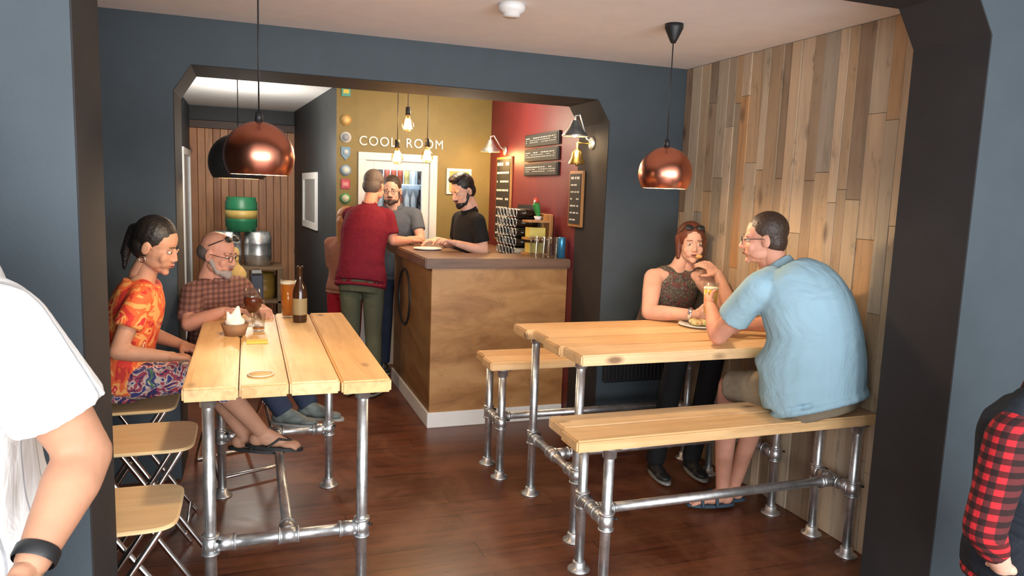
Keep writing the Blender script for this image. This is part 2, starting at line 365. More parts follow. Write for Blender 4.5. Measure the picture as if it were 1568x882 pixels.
# chalkboards
def board(name,y0,y1,z0,z1,fr=None,lines=4,x=2.19,hd=True):
    o=B(); fr=fr or M_black
    o.box((x-.02,y0,z0),(x-.002,y1,z1),fr,.003); o.box((x-.024,y0+.02,z0+.02 if z1-z0>.15 else z0+.008),(x-.019,y1-.02,z1-.02 if z1-z0>.15 else z1-.008),M_slate)
    n=lines; H=(z1-z0-.05)/n
    for i in range(n):
        z=z1-.025-H*(i+.5); y=y1-.04
        while y>y0+.05:
            L=min(random.uniform(.015,.05),y-y0-.04); 
            if L<.008: break
            hh=H*.22*(1.6 if i==0 and hd else 1); o.box((x-.0255,y-L,z-hh/2),(x-.0238,y,z+hh/2),M_chalk); y-=L+random.uniform(.008,.02)
            if random.random()<.12: y-=.06
    return o.finish(name)
for z in (2.025,1.91,1.795): board('menu_chalkboard',5.07,5.78,z,z+.10,lines=3)
fw=wood('board_frame_wood',(.45,.22,.07),(.25,.11,.04),'Z',.5,knots=False)
board('framed_chalkboard',6.10,6.5,1.22,1.97,fw,9); board('framed_chalkboard',4.62,4.84,1.43,1.82,fw,7,x=2.188)
# wall lamps
def wall_lamp(base,head,mat,name='wall_lamp'):
    o=B(); b0=V(base);h=V(head)
    o.cyl(b0,b0+V((-.015,0,0)),.04,None,mat,24)
    o.tube([b0,b0+V((-.05,0,.03)),V((h.x+.03,h.y,h.z+.10)),V((h.x,h.y,h.z+.09)),V((h.x,h.y,h.z+.06))],.006,mat)
    o.lathe(h,[(.02,.06),(.03,.04),(.045,.01),(.085,-.035),(.088,-.045),(.083,-.043),(.04,.005),(.02,.03)],mat,32)
    o.ell(h+V((0,0,-.02)),(.022,.022,.03),emit('warm_bulb',(1,.62,.25),20)); return o.finish(name)
wall_lamp((2.188,6.3,2.02),(2.04,6.3,2.05),M_steel); wall_lamp((2.186,4.52,2.0),(2.04,4.5,2.08),M_steel)
o=B(); o.tube([(2.184,4.56,2.0),(2.09,4.56,2.0),(2.09,4.56,1.96)],.008,M_brass); o.lathe((2.09,4.56,1.86),[(.058,0),(.055,.012),(.04,.04),(.035,.075),(.02,.095),(0,.1)],M_brass,28); o.ell((2.09,4.56,1.86),(.012,.012,.016),M_brass); o.finish('brass_bell')
# back bar goods
o=B(); mbk=plain('dark_bottle_glass',(.02,.012,.008),.15,bs=0)
for r in range(5):
    for k in range(6):
        y=5.33+k*.078; z=1.2+r*.075; o.cyl((1.95,y,z),(2.12,y,z),.03,None,mbk if (r*2+k)%5 else plain('cream_label',(.6,.55,.42),.6),14); o.torus((1.945,y,z),.031,.004,M_steel,V((1,0,0)),16,6)
o.box((2.12,5.29,1.161),(2.13,5.76,1.56),M_black); o.finish('bottle_rack')
o=B(); SY=5.06
for z in (1.196,1.31,1.44): o.box((1.95,SY,z),(2.12,SY+.13,z+.015),fw)
for z in (1.212,1.326): o.box((1.97,SY+.02,z),(2.1,SY+.11,z+.075),plain('snack_box',(.6,.5,.12),.5),.003)
o.box((2.12,SY,1.196),(2.13,SY+.13,1.5),fw); o.finish('snack_stand')
PY=SY+.065; pg=plain('parrot_green',(.03,.25,.05),.6)
o=B(); o.cyl((2.05,PY,1.456),(2.05,PY,1.485),.02,.03,M_white); o.cap((2.05,PY,1.505),.02,(2.03,PY-.01,1.565),.028,pg); o.ell((2.025,PY-.015,1.60),(.021,.021,.022),plain('parrot_red',(.5,.05,.03),.6)); o.cap((2.01,PY-.03,1.598),.008,(2.0,PY-.04,1.587),.003,M_white,8); o.cap((2.055,PY+.01,1.505),.014,(2.075,PY+.03,1.475),.005,pg); o.finish('parrot_figurine')
def pint(o,c,h,r,beer,fill=.85,head=True,r0=None):
    r0=r0 or r*.75; c=V(c)
    o.lathe(c,[(0,0),(r0,0),(r,h),(r-.003,h),(r0-.003,.01),(0,.01)],glass('clear_glass',(.93,.95,.96),.03,.22),24)
    if beer:
        rr=r0+(r-r0)*fill-.001; o.lathe(c,[(0,.011),(r0-.001,.011),(rr,h*fill),(0,h*fill)],beer,24)
        if head: o.lathe(c,[(0,h*fill),(rr,h*fill),(rr+.001,h*(fill+.06)),(0,h*(fill+.06))],plain('beer_foam',(.85,.75,.55),.8),24)
M_amber=plain('amber_beer',(.42,.12,.012),.1,var=.1,bs=0); M_stout=plain('dark_beer',(.09,.018,.006),.1,bs=0); M_gold=plain('golden_beer',(.75,.42,.05),.1,bs=0)
for i,(x,y) in enumerate([(1.98,4.86),(2.07,4.84),(2.05,4.93),(1.96,4.95)]):
    o=B(); pint(o,(x,y,1.196),.15,.033,None); o.finish('pint_glass')
o=B(); o.lathe((2.145,4.88,1.196),[(0,0),(.03,0),(.03,.14),(.025,.15),(0,.15)],plain('blue_can',(.05,.25,.45),.3,metal=.5),20); o.finish('drinks_can')
o=B(); o.box((2.172,5.15,1.28),(2.188,5.38,1.5),fw,.004); o.box((2.168,5.17,1.30),(2.174,5.36,1.48),plain('print_paper',(.7,.62,.45),.7)); o.finish('picture_frame')
o=B(); o.box((1.76,yo-.02,1.62),(2.0,yo-.002,1.86),M_white,.003); o.box((1.785,yo-.024,1.645),(1.975,yo-.018,1.835),plain('cert_paper',(.6,.4,.15),.6)); o.finish('picture_frame')
o=B(); o.lathe((1.3,5.50,1.196),[(0,0),(.07,0),(.11,.012),(.108,.016),(.07,.005),(0,.005)],M_white,32); o.finish('plate')
# ------------------------------------------------------------------ corridor goods
def keg(c,r,h,mat,name='beer_keg',band=None):
    o=B(); o.lathe(c,[(0,.02),(r*.8,.02),(r*.88,0),(r*.92,.0),(r*.92,h*.1),(r,h*.14),(r,h*.3),(r*1.03,h*.33),(r,h*.36),(r,h*.64),(r*1.03,h*.67),(r,h*.7),(r,h*.86),(r*.92,h*.9),(r*.92,h),(r*.86,h),(r*.84,h*.93),(r*.3,h*.9),(0,h*.9)],mat,28)
    if band: o.lathe(c,[(r*1.005,h*.38),(r*1.012,h*.38),(r*1.012,h*.62),(r*1.005,h*.62)],band,28)
    o.finish(name)
o=B(); pw=wood('pallet_wood',(.2,.12,.06),(.1,.06,.03),'X',.6)
for z in (.0,.35,.70): o.box((-.45,8.0,z+.06),(.35,8.6,z+.085),pw,.003)
for x in (-.45,-.05,.29):
    o.box((x,8.0,0.001),(x+.06,8.6,.70+.06),pw,.003)
o.finish('keg_rack')
for x in (-.2,.1): keg((x,8.3,.786),.14,.36,M_steel)
keg((-.06,8.3,1.147),.16,.36,plain('green_keg',(.02,.16,.07),.4),band=plain('keg_band',(.5,.35,.1),.4))
for x in (-.24,.16): keg((x,8.3,.436),.12,.27,plain('keg_y',(.4,.25,.05),.4))
o=B(); o.box((-.33,5.9,.72),(.12,6.5,.76),wood('side_table_top',(.25,.14,.07),(.12,.07,.04),'X'),.004)
for x in (-.31,.07):
    for y in (5.92,6.45): o.box((x,y,0),(x+.035,y+.035,.72),M_black)
o.finish('side_table')
t=B(); t.ell((-.13,6.1,.90),(.13,.1,.14)); t.cap((-.13,6.1,.98),.06,(-.1,6.08,1.12),.04); t.cap((-.2,6.08,1.0),.03,(-.22,6.07,1.09),.015)
o=B(); remesh(t,o,cloth('hessian_sack',(.55,.42,.18),.2,bs=1,bscale=12),.01,3); o.finish('paper_sack')
o=B(); o.box((.02,5.95,.761),(.11,6.2,.95),plain('crate_blue',(.02,.03,.06),.5),.006); o.box((.025,5.96,.951),(.105,6.19,.965),M_black,.004); o.finish('storage_box')

# ------------------------------------------------------------------ furniture
def flange(o,x,y): o.lathe((x,y,0),[(0,0),(.05,0),(.05,.007),(.03,.012),(.029,.04),(.021,.045)],M_steel,24)
def coll(o,p,ax):
    p=V(p);ax=V(ax); o.cyl(p-ax*.035,p+ax*.035,.029,None,M_steel,20); o.cyl(p-ax*.038,p-ax*.03,.032,None,M_steel,20); o.cyl(p+ax*.03,p+ax*.038,.032,None,M_steel,20)
def pipes(o,xs,ys,zt,zb,long,fl=True,r=.0215):
    X=V((1,0,0));Y=V((0,1,0));Z=V((0,0,1))
    for x in xs:
        for y in ys:
            o.cyl((x,y,.02),(x,y,zt),r,None,M_steel,20); flange(o,x,y); coll(o,(x,y,zb),Z)
            o.lathe((x,y,zt-.05),[(.022,0),(.029,.005),(.029,.04),(.05,.044),(.05,.05)],M_steel,24)
            o.cyl((x+.024,y-.024,zb+.02),(x+.034,y-.034,zb+.02),.006,None,M_black,8)
    if long=='Y':
        xm=sum(xs)/2
        for y in ys:
            o.cyl((xs[0],y,zb),(xs[1],y,zb),r,None,M_steel,20); coll(o,(xs[0]+.05,y,zb),X); coll(o,(xs[1]-.05,y,zb),X); coll(o,(xm,y,zb),X)
        o.cyl((xm,ys[0],zb),(xm,ys[1],zb),r,None,M_steel,20); coll(o,(xm,ys[0]+.05,zb),Y); coll(o,(xm,ys[1]-.05,zb),Y)
    else:
        ym=sum(ys)/2
        for x in xs:
            o.cyl((x,ys[0],zb),(x,ys[1],zb),r,None,M_steel,20); coll(o,(x,ys[0]+.05,zb),Y); coll(o,(x,ys[1]-.05,zb),Y); coll(o,(x,ym,zb),Y)
        o.cyl((xs[0],ym,zb),(xs[1],ym,zb),r,None,M_steel,20); coll(o,(xs[0]+.05,ym,zb),X); coll(o,(xs[1]-.05,ym,zb),X)
# table 1 (planks along Y)
o=B(); e=[-.22,-.035,.135,.315,.50]
for i in range(4):
    j=random.uniform(-.012,.012); o.box((e[i]+.002,2.65+j,.90),(e[i+1]-.002,4.17+random.uniform(-.02,.02),.95),M_pine[i],.007,None,2)
pipes(o,(-.14,.41),(2.76,4.0),.90,.33,'Y'); o.finish('scaffold_table')
# table 2 (planks along X)
o=B(); e=[2.86,3.06,3.27,3.47,3.67]
for i in range(4):
    j=[.02,.0,.03,-.01][i]; o.box((1.36+j,e[i]+.002,.90),(2.728,e[i+1]-.002,.95),M_pinex[i],.007,None,2)
pipes(o,(1.46,2.62),(3.03,3.60),.90,.33,'X'); o.finish('scaffold_table')
# benches
for (y0,y1,x0,x1,xa,xb) in ((2.49,2.82,1.20,2.72,1.37,2.66),(3.82,4.15,1.28,2.72,1.37,2.62)):
    o=B(); ym=(y0+y1)/2
    o.box((x0,y0,.65),(x1,ym-.002,.70),M_pinex[1 if y0<3 else 2],.007,None,2); o.box((x0+.015,ym+.002,.65),(x1,y1,.70),M_pinex[0 if y0<3 else 3],.007,None,2)
    pipes(o,(xa,xb),(y0+.05,y1-.05),.65,.33,'X'); o.finish('scaffold_bench')
# folding chairs (facing +X)
def chair(cx,cy,sz=.62,rot=0):
    o=B(); R=Matrix.Rotation(rot,3,'Z'); c=V((cx,cy,0))
    T=lambda x,y,z: c+R@V((x,y,z))
    n=32; pts=[]
    for i in range(n):
        t=2*math.pi*i/n; cs,sn=math.cos(t),math.sin(t); p=.35
        pts.append((.19*abs(cs)**p*(1 if cs>0 else -1),.185*abs(sn)**p*(1 if sn>0 else -1)))
    o.rings([[T(x*k,y*k,sz+z) for x,y in pts] for k,z in ((.97,-.014),(1,-.010),(1,-.004),(.97,0))],M_ply,False)
    for sgn in (-1,1):
        y=.175*sgn
        o.tube([T(.24,y,.012),T(-.14,y*1.0,sz-.03),T(-.24,y,sz+.38)],.011,M_chrome)
        y=.15*sgn
        o.tube([T(-.24,y,.012),T(.14,y,sz-.02)],.011,M_chrome)
    o.tube([T(.14,-.15,sz-.02),T(.14,.15,sz-.02)],.010,M_chrome); o.tube([T(-.24,-.15,.012),T(-.24,.15,.012)],.010,M_chrome)
    o.tube([T(.22,-.175,.05),T(.22,.175,.05)],.010,M_chrome); o.tube([T(-.14,-.175,sz-.03),T(-.14,.175,sz-.03)],.009,M_chrome)
    rs=[]
    for k in range(7):
        a=-1+2*k/6; rs.append([T(-.225-.02*(1-a*a)+dx_,.185*a,sz+z) for dx_,z in ((0,.24),(.012,.24),(-.01,.37),(-.022,.37))])
    o.rings(rs,M_ply,False)
    o.finish('folding_chair')
chair(-.40,2.50,.61); chair(-.39,3.09,.65); chair(-.50,3.66,.64); chair(-.075,4.39,.60,-1.2)
# pendant lamps
def pendant(x,y,zb,R0,cz,outer,name='pendant_lamp',hood=True,P=20):
    o=B(); c=V((x,y,zb+.55*R0)); prof=[];n=20
    a0=math.asin(.55)
    for i in range(n+1):
        a=-a0+(math.pi/2+a0)*i/n; prof.append((R0*math.cos(a),R0*math.sin(a)))
    inner=[(r*.97,z*.97 if z>0 else z*.99) for r,z in prof][::-1]
    o.lathe(c,prof,outer,48); o.lathe(c,inner,plain('lamp_lining',(.8,.55,.35),.5,bs=0),48)
    rb_=prof[0]; ri=inner[-1]; o.lathe(c,[rb_,ri],outer,48)
    o.cyl(c+V((0,0,R0-.004)),c+V((0,0,R0+.035)),.016,.012,M_black if outer is not M_black else M_steel)
    o.cyl(c+V((0,0,R0+.03)),(x,y,cz-.05),.003,None,M_black,8)
    o.lathe((x,y,cz),[(0,-.09),(.012,-.09),(.02,-.075),(.045,-.02),(.045,0),(0,0)],M_black,28)
    o.ell(c+V((0,0,.01)),(.03,.03,.04),emit('pendant_bulb',(1,.72,.4),25)); o.cyl(c+V((0,0,.04)),c+V((0,0,R0-.01)),.015,None,M_black)
    ob=o.finish(name,False)
    L=bpy.data.lights.new('bulb','POINT'); L.energy=P; L.color=(1,.78,.50); L.shadow_soft_size=.035
    lo=bpy.data.objects.new('bulb',L); COL.objects.link(lo); lo.parent=ob; lo.matrix_parent_inverse=Matrix(); lo.location=V((0,0,.55*R0-.055)); return ob
pendant(.045,3.0,1.685,.130,CZ,M_copper); pendant(1.98,3.25,1.70,.134,CZ,M_copper); pendant(-.05,5.0,1.68,.18,2.54,M_black)
# filament bulbs
for x,y,z in ((1.12,5.45,2.12),(1.045,5.45,1.88),(1.27,5.45,1.90)):
    o=B(); k_=.85; o.lathe((x,y,z-.05),[(a*k_,b_*k_) for a,b_ in [(0,0),(.03,.008),(.05,.035),(.055,.06),(.047,.085),(.025,.11),(.016,.13),(.016,.15)]],glass('amber_bulb_glass',(1,.82,.55),.03,.3),24)
    o.cyl((x,y,z+.07),(x,y,z+.13),.02,.018,M_black); o.cyl((x,y,z+.13),(x,y,2.54),.003,None,M_black,8)
    for k in range(6):
        a=k*1.047; o.cyl((x+.012*math.cos(a),y+.012*math.sin(a),z+.045),(x+.030*math.cos(a),y+.030*math.sin(a),z-.028),.006,None,emit('filament',(1,.55,.18),45),6)
    ob=o.finish('filament_bulb_pendant')
    L=bpy.data.lights.new('bulb','POINT'); L.energy=9; L.color=(1,.66,.34); L.shadow_soft_size=.03
    lo=bpy.data.objects.new('bulb',L); COL.objects.link(lo); lo.parent=ob; lo.location=V((0,0,.05))
# ------------------------------------------------------------------ table props
T0=.951
o=B(); pint(o,(.20,4.03,T0),.20,.043,M_amber,.90); o.finish('beer_glass')
o=B(); mb=plain('brown_bottle',(.035,.012,.005),.08,bs=0); o.lathe((.25,3.88,T0),[(0,0),(.034,0),(.036,.01),(.036,.15),(.03,.18),(.014,.22),(.0135,.275),(.016,.277),(.016,.29),(0,.29)],mb,28)
o.lathe((.25,3.88,T0),[(.0366,.04),(.0368,.045),(.0368,.12),(.0366,.125)],plain('bottle_label',(.25,.18,.08),.6),28); o.finish('beer_bottle')
o=B(); gl=glass('clear_glass')
o.lathe((.02,3.80,T0),[(0,0),(.032,0),(.032,.004),(.006,.01),(.005,.05),(.02,.062),(.042,.10),(.044,.13),(.035,.185),(.033,.185),(.042,.13),(.04,.10),(.018,.066),(0,.06)],gl,28); o.lathe((.02,3.80,T0),[(0,.063),(.018,.065),(.0405,.10),(.0425,.13),(.041,.145),(0,.145)],M_stout,28); o.finish('stemmed_beer_glass')
o=B(); pint(o,(.045,3.66,T0),.085,.035,M_amber,.2,False); o.finish('tumbler_glass')
o=B(); o.lathe((-.06,3.58,T0),[(0,0),(.045,0),(.062,.055),(.056,.055),(.042,.01),(0,.01)],plain('basket_brown',(.25,.13,.06),.7,bs=.6),24)
t=B(); t.ell((-.06,3.58,T0+.06),(.045,.045,.03)); t.cap((-.06,3.58,T0+.07),.035,(-.045,3.58,T0+.13),.008); t.cap((-.08,3.57,T0+.06),.02,(-.09,3.56,T0+.11),.006)
remesh(t,o,plain('paper_napkin',(.8,.75,.66),.8,bs=.4),.005,2); o.finish('snack_basket')
o=B(); o.lathe((.04,2.80,T0),[(0,0),(.048,0),(.048,.003),(0,.003)],plain('coaster_card',(.62,.45,.2),.7),32); o.torus((.04,2.80,T0+.003),.045,.0018,M_white); o.finish('beer_mat')
o=B(); o.box((-.01,3.36,T0),(.08,3.44,T0+.004),plain('yellow_paper',(.75,.6,.1),.7),.001); o.finish('napkin')
o=B(); o.lathe((2.36,3.42,T0),[(0,0),(.07,0),(.115,.012),(.113,.017),(.07,.006),(0,.006)],M_white,36)
t=B()
for q in ((2.33,3.40,.03),(2.38,3.39,.028),(2.40,3.45,.03),(2.34,3.45,.025)): t.ell((q[0],q[1],T0+.025),(q[2]*1.1,q[2],.018))
remesh(t,o,patterned('sandwich_bread',[(0,(.55,.33,.12)),(.45,(.75,.6,.35)),(.55,(.15,.3,.05)),(.6,(.7,.5,.25))],30),.005,1); o.finish('plate_of_food')
o=B(); pint(o,(2.46,3.30,T0),.13,.038,M_gold,.2,False); o.finish('beer_glass')

# ------------------------------------------------------------------ people
def lerp(a,b,t): return V(a)*(1-t)+V(b)*t
FEM=('ponytail','bob','long')
def hand(o,w,d,n,t,mat,curl=.5,sc=1.0):
    w=V(w);d=V(d).normalized();n=V(n);n=(n-d*n.dot(d)).normalized();t0=V(t);t=d.cross(n).normalized()
    if t.dot(t0)<0: t=-t
    s=B(); u=sc
    s.cap(w-d*.01*u,.024*u,w+d*.02*u,.024*u)
    for k,off in enumerate((.026,.009,-.009,-.026)):
        s.cap(w+d*.015*u+t*off*.6*u,.016*u,w+d*(.088-.004*abs(k-1))*u+t*off*u,.0125*u,n=12)
    s.cap(w+d*.02*u+t*.02*u+n*.005*u,.019*u,w+d*.055*u+t*.028*u+n*.006*u,.015*u)
    for k,(off,L) in enumerate(((.029,.072),(.0095,.080),(-.010,.074),(-.029,.058))):
        p=w+d*(.088-.004*abs(k-1))*u+t*off*u; r=.0092 if k<3 else .0082
        for j,fr in enumerate((.46,.31,.23)):
            ang=curl*(.5,1.2,1.7)[j]+.05*k
            dd=(d*math.cos(ang)+n*math.sin(ang)).normalized()
            q=p+dd*L*fr*u; s.cap(p,r*u*(1-.08*j),q,r*u*(.92-.08*j),n=10); p=q
    p=w+d*.025*u+t*.028*u; dd=(t*.75+d*.6+n*.35).normalized(); q=p+dd*.04*u; s.cap(p,.0135*u,q,.0115*u,n=10)
    dd=(t*.25+d*.75+n*(.3+curl*.5)).normalized(); s.cap(q,.0112*u,q+dd*.032*u,.009*u,n=10)
    remesh(s,o,mat,.0038,2)
def head(o,c,f,sk,hair,style,extras=(),sc=1.0,up=V((0,0,1))):
    fem=style in FEM; nk=.043 if fem else .052
    f=V(f).normalized(); r=f.cross(up).normalized(); uu=r.cross(f).normalized()
    R=Matrix((r,f,uu)).transposed(); c=V(c)
    P=lambda x,y,z: c+R@V((x*sc,y*sc,z*sc))
    s=B(); E=lambda q,x,y,z,a,b_,d_: q.ell(P(x,y,z),(a*sc,b_*sc,d_*sc),None,R)
    E(s,0,-.015,.035,.074,.094,.083); E(s,0,.022,-.03,.060,.066,.082); E(s,0,.040,-.082,.040,.040,.028)
    for q in (-1,1):
        E(s,q*.036,.060,-.032,.024,.020,.026); E(s,q*(.038 if fem else .045),.02,-.062,.020,.045,.030); E(s,q*.026,.062,-.055,.022,.022,.024)
        if not fem: E(s,q*.031,.073,.022,.024,.014,.008)
        s.ell(P(q*.077,-.008,-.008),(.009*sc,.019*sc,.031*sc),None,R@Matrix.Rotation(q*.25,3,'Z'))
        E(s,q*.010,.090 if fem else .093,-.035,.0085,.010,.008)
    s.cap(P(0,.080,.011),.008*sc,P(0,.098 if fem else .102,-.029),(.0095 if fem else .012)*sc,n=12); E(s,0,.070,-.098,.020,.016,.015); E(s,0,.077,-.060,.026,.014,.016)
    s.cap(P(0,-.02,-.06),nk*sc,P(0,-.035,-.15),(nk+.002)*sc)
    remesh(s,o,sk,.0042,5 if fem else 3)
    wh=plain('eye_white',(.6,.56,.52),.3,bs=0); ir=plain('iris_dark',(.05,.03,.02),.1,bs=0); lip=plain('lips_'+sk.name,(.45,.14,.11),.45,bs=0); hm=hair
    for q in (-1,1):
        o.ell(P(q*.031,.0745,.002),(.0125*sc,.010*sc,.0068*sc),wh,R); o.ell(P(q*.031,.0835,.002),(.0050*sc,.003*sc,.0052*sc),ir,R)
        o.cap(P(q*.018,.083,.010),.0035*sc,P(q*.044,.076,.009),.0035*sc,sk,8)
        if hm: o.cap(P(q*.016,.0865 if fem else .0885,.026),(.0024 if fem else .0034)*sc,P(q*.046,.077,.024),(.0016 if fem else .0022)*sc,hm,8)
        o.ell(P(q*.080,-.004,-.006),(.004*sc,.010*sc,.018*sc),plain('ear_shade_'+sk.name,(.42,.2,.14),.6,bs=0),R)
    o.ell(P(0,.0895,-.0575),(.022*sc,.006*sc,.0036*sc),lip,R); o.ell(P(0,.0885,-.066),(.019*sc,.006*sc,.0044*sc),lip,R); o.ell(P(0,.0945,-.0615),(.018*sc,.003*sc,.0012*sc),ir,R)
    if hm:
        s=B()
        if style=='bald_sides':
            E(s,0,-.047,-.002,.0815,.071,.056)
        else:
            E(s,0,-.024,.046,.081,.094,.088); E(s,0,-.048,-.01,.076,.062,.072)
        if style=='quiff': E(s,0,.035,.112,.055,.05,.03); E(s,0,.0,.115,.06,.07,.03)
        if style=='ponytail':
            E(s,0,-.025,.045,.084,.092,.090); E(s,0,-.112,.03,.034,.034,.034); s.cap(P(0,-.120,.01),.028*sc,P(0,-.125,-.08),.022*sc); s.cap(P(0,-.125,-.07),.022*sc,P(0,-.11,-.15),.008*sc)
        if style=='bob':
            E(s,0,-.022,.045,.087,.094,.092); 
            for q in (-1,1): s.cap(P(q*.072,-.01,.03),.026*sc,P(q*.070,.0,-.085),.016*sc)
            s.cap(P(0,-.07,.0),.06*sc,P(0,-.06,-.09),.045*sc)
        if style=='long':
            E(s,0,-.03,.04,.090,.098,.094); s.cap(P(0,-.07,.0),.075*sc,P(0,-.07,-.2),.06*sc)
        remesh(s,o,hm,.006,2)
    for ex in extras:
        if ex[0]=='glasses':
            g=ex[1]
            for q in (-1,1):
                o.torus(P(q*.031,.098,.0),.018*sc,.0015*sc,g,f,20,6); o.tube([P(q*.05,.096,.004),P(q*.077,.06,.006),P(q*.081,-.01,.004)],.0018*sc,g,6)
            o.tube([P(-.012,.098,.004),P(.012,.098,.004)],.0015*sc,g,6)
        if ex[0]=='topglasses':
            for q in (-1,1):
                o.ell(P(q*.034,.064,.102),(.026*sc,.010*sc,.019*sc),M_black,R@Matrix.Rotation(.7,3,'X')); o.tube([P(q*.06,.05,.095),P(q*.084,-.01,.05)],.003*sc,M_black,6)
            o.tube([P(-.015,.07,.105),P(.015,.07,.105)],.003*sc,M_black,6)
        if ex[0]=='beard':
            s=B(); E(s,0,.052,-.088,.043,.044,.030); 
            for q in (-1,1): s.cap(P(q*.062,.0,-.03),.013*sc,P(q*.045,.045,-.085),.018*sc); 
            if len(ex)>2: s.cap(P(-.022,.091,-.047),.006*sc,P(.022,.091,-.047),.006*sc); E(s,0,.078,-.1,.024,.022,.022)
            remesh(s,o,ex[1],.0048,2)
        if ex[0]=='earring':
            for q in (-1,1): o.torus(P(q*.084,-.005,-.058),.014*sc,.002*sc,ex[1],r,16,6)
def shoe(o,an,fd,kind,mat,sk):
    an=V(an); f=V(fd).normalized(); r=f.cross(V((0,0,1)))
    r=r.normalized(); u=r.cross(f).normalized(); R=Matrix((r,f,u)).transposed(); base=an-u*.065
    P=lambda x,y,z: base+R@V((x,y,z))
    s=B(); k=1.0 if kind=='shoe' else .85
    s.ell(P(0,-.025,.035),(.036*k,.045*k,.034),None,R); s.ell(P(0,.05,.033),(.040*k,.075,.030),None,R); s.ell(P(0,.125,.022),(.044*k,.055,.020),None,R); s.cap(an,.036 if kind!='shoe' else .042,P(0,.0,.05),.036)
    s.cap(an,.034,P(0,.07,.045),.026)
    if kind=='shoe':
        remesh(s,o,mat,.007,3); so=plain('rubber_sole',(.25,.24,.22),.6)
    else:
        for i,x in enumerate((-.03,-.012,.003,.017,.03)): s.cap(P(x,.15,.014),.009,P(x*1.05,.178-.006*abs(i-1),.010),.008,n=8)
        remesh(s,o,sk,.005,2); so=mat
    rs=[]
    n=20
    for z in (-.006,.010):
        rs.append([P(math.cos(2*math.pi*i/n)*(.040+.008*math.sin(2*math.pi*i/n)),.06+.135*math.sin(2*math.pi*i/n),z) for i in range(n)])
    o.rings(rs,so,False)
    if kind=='flip':
        for q in (-1,1): o.tube([P(q*.044,.03,.01),P(q*.03,.08,.052),P(0,.135,.040),P(0,.15,.012)],.006,mat,8)
    if kind=='sandal':
        for yy in (.04,.12): 
            pts=[P(math.cos(a)*.048,yy,.008+math.sin(a)*(.06 if yy<.1 else .043)) for a in [math.pi*i/10 for i in range(11)]]; o.tube(pts,.009,mat,8)
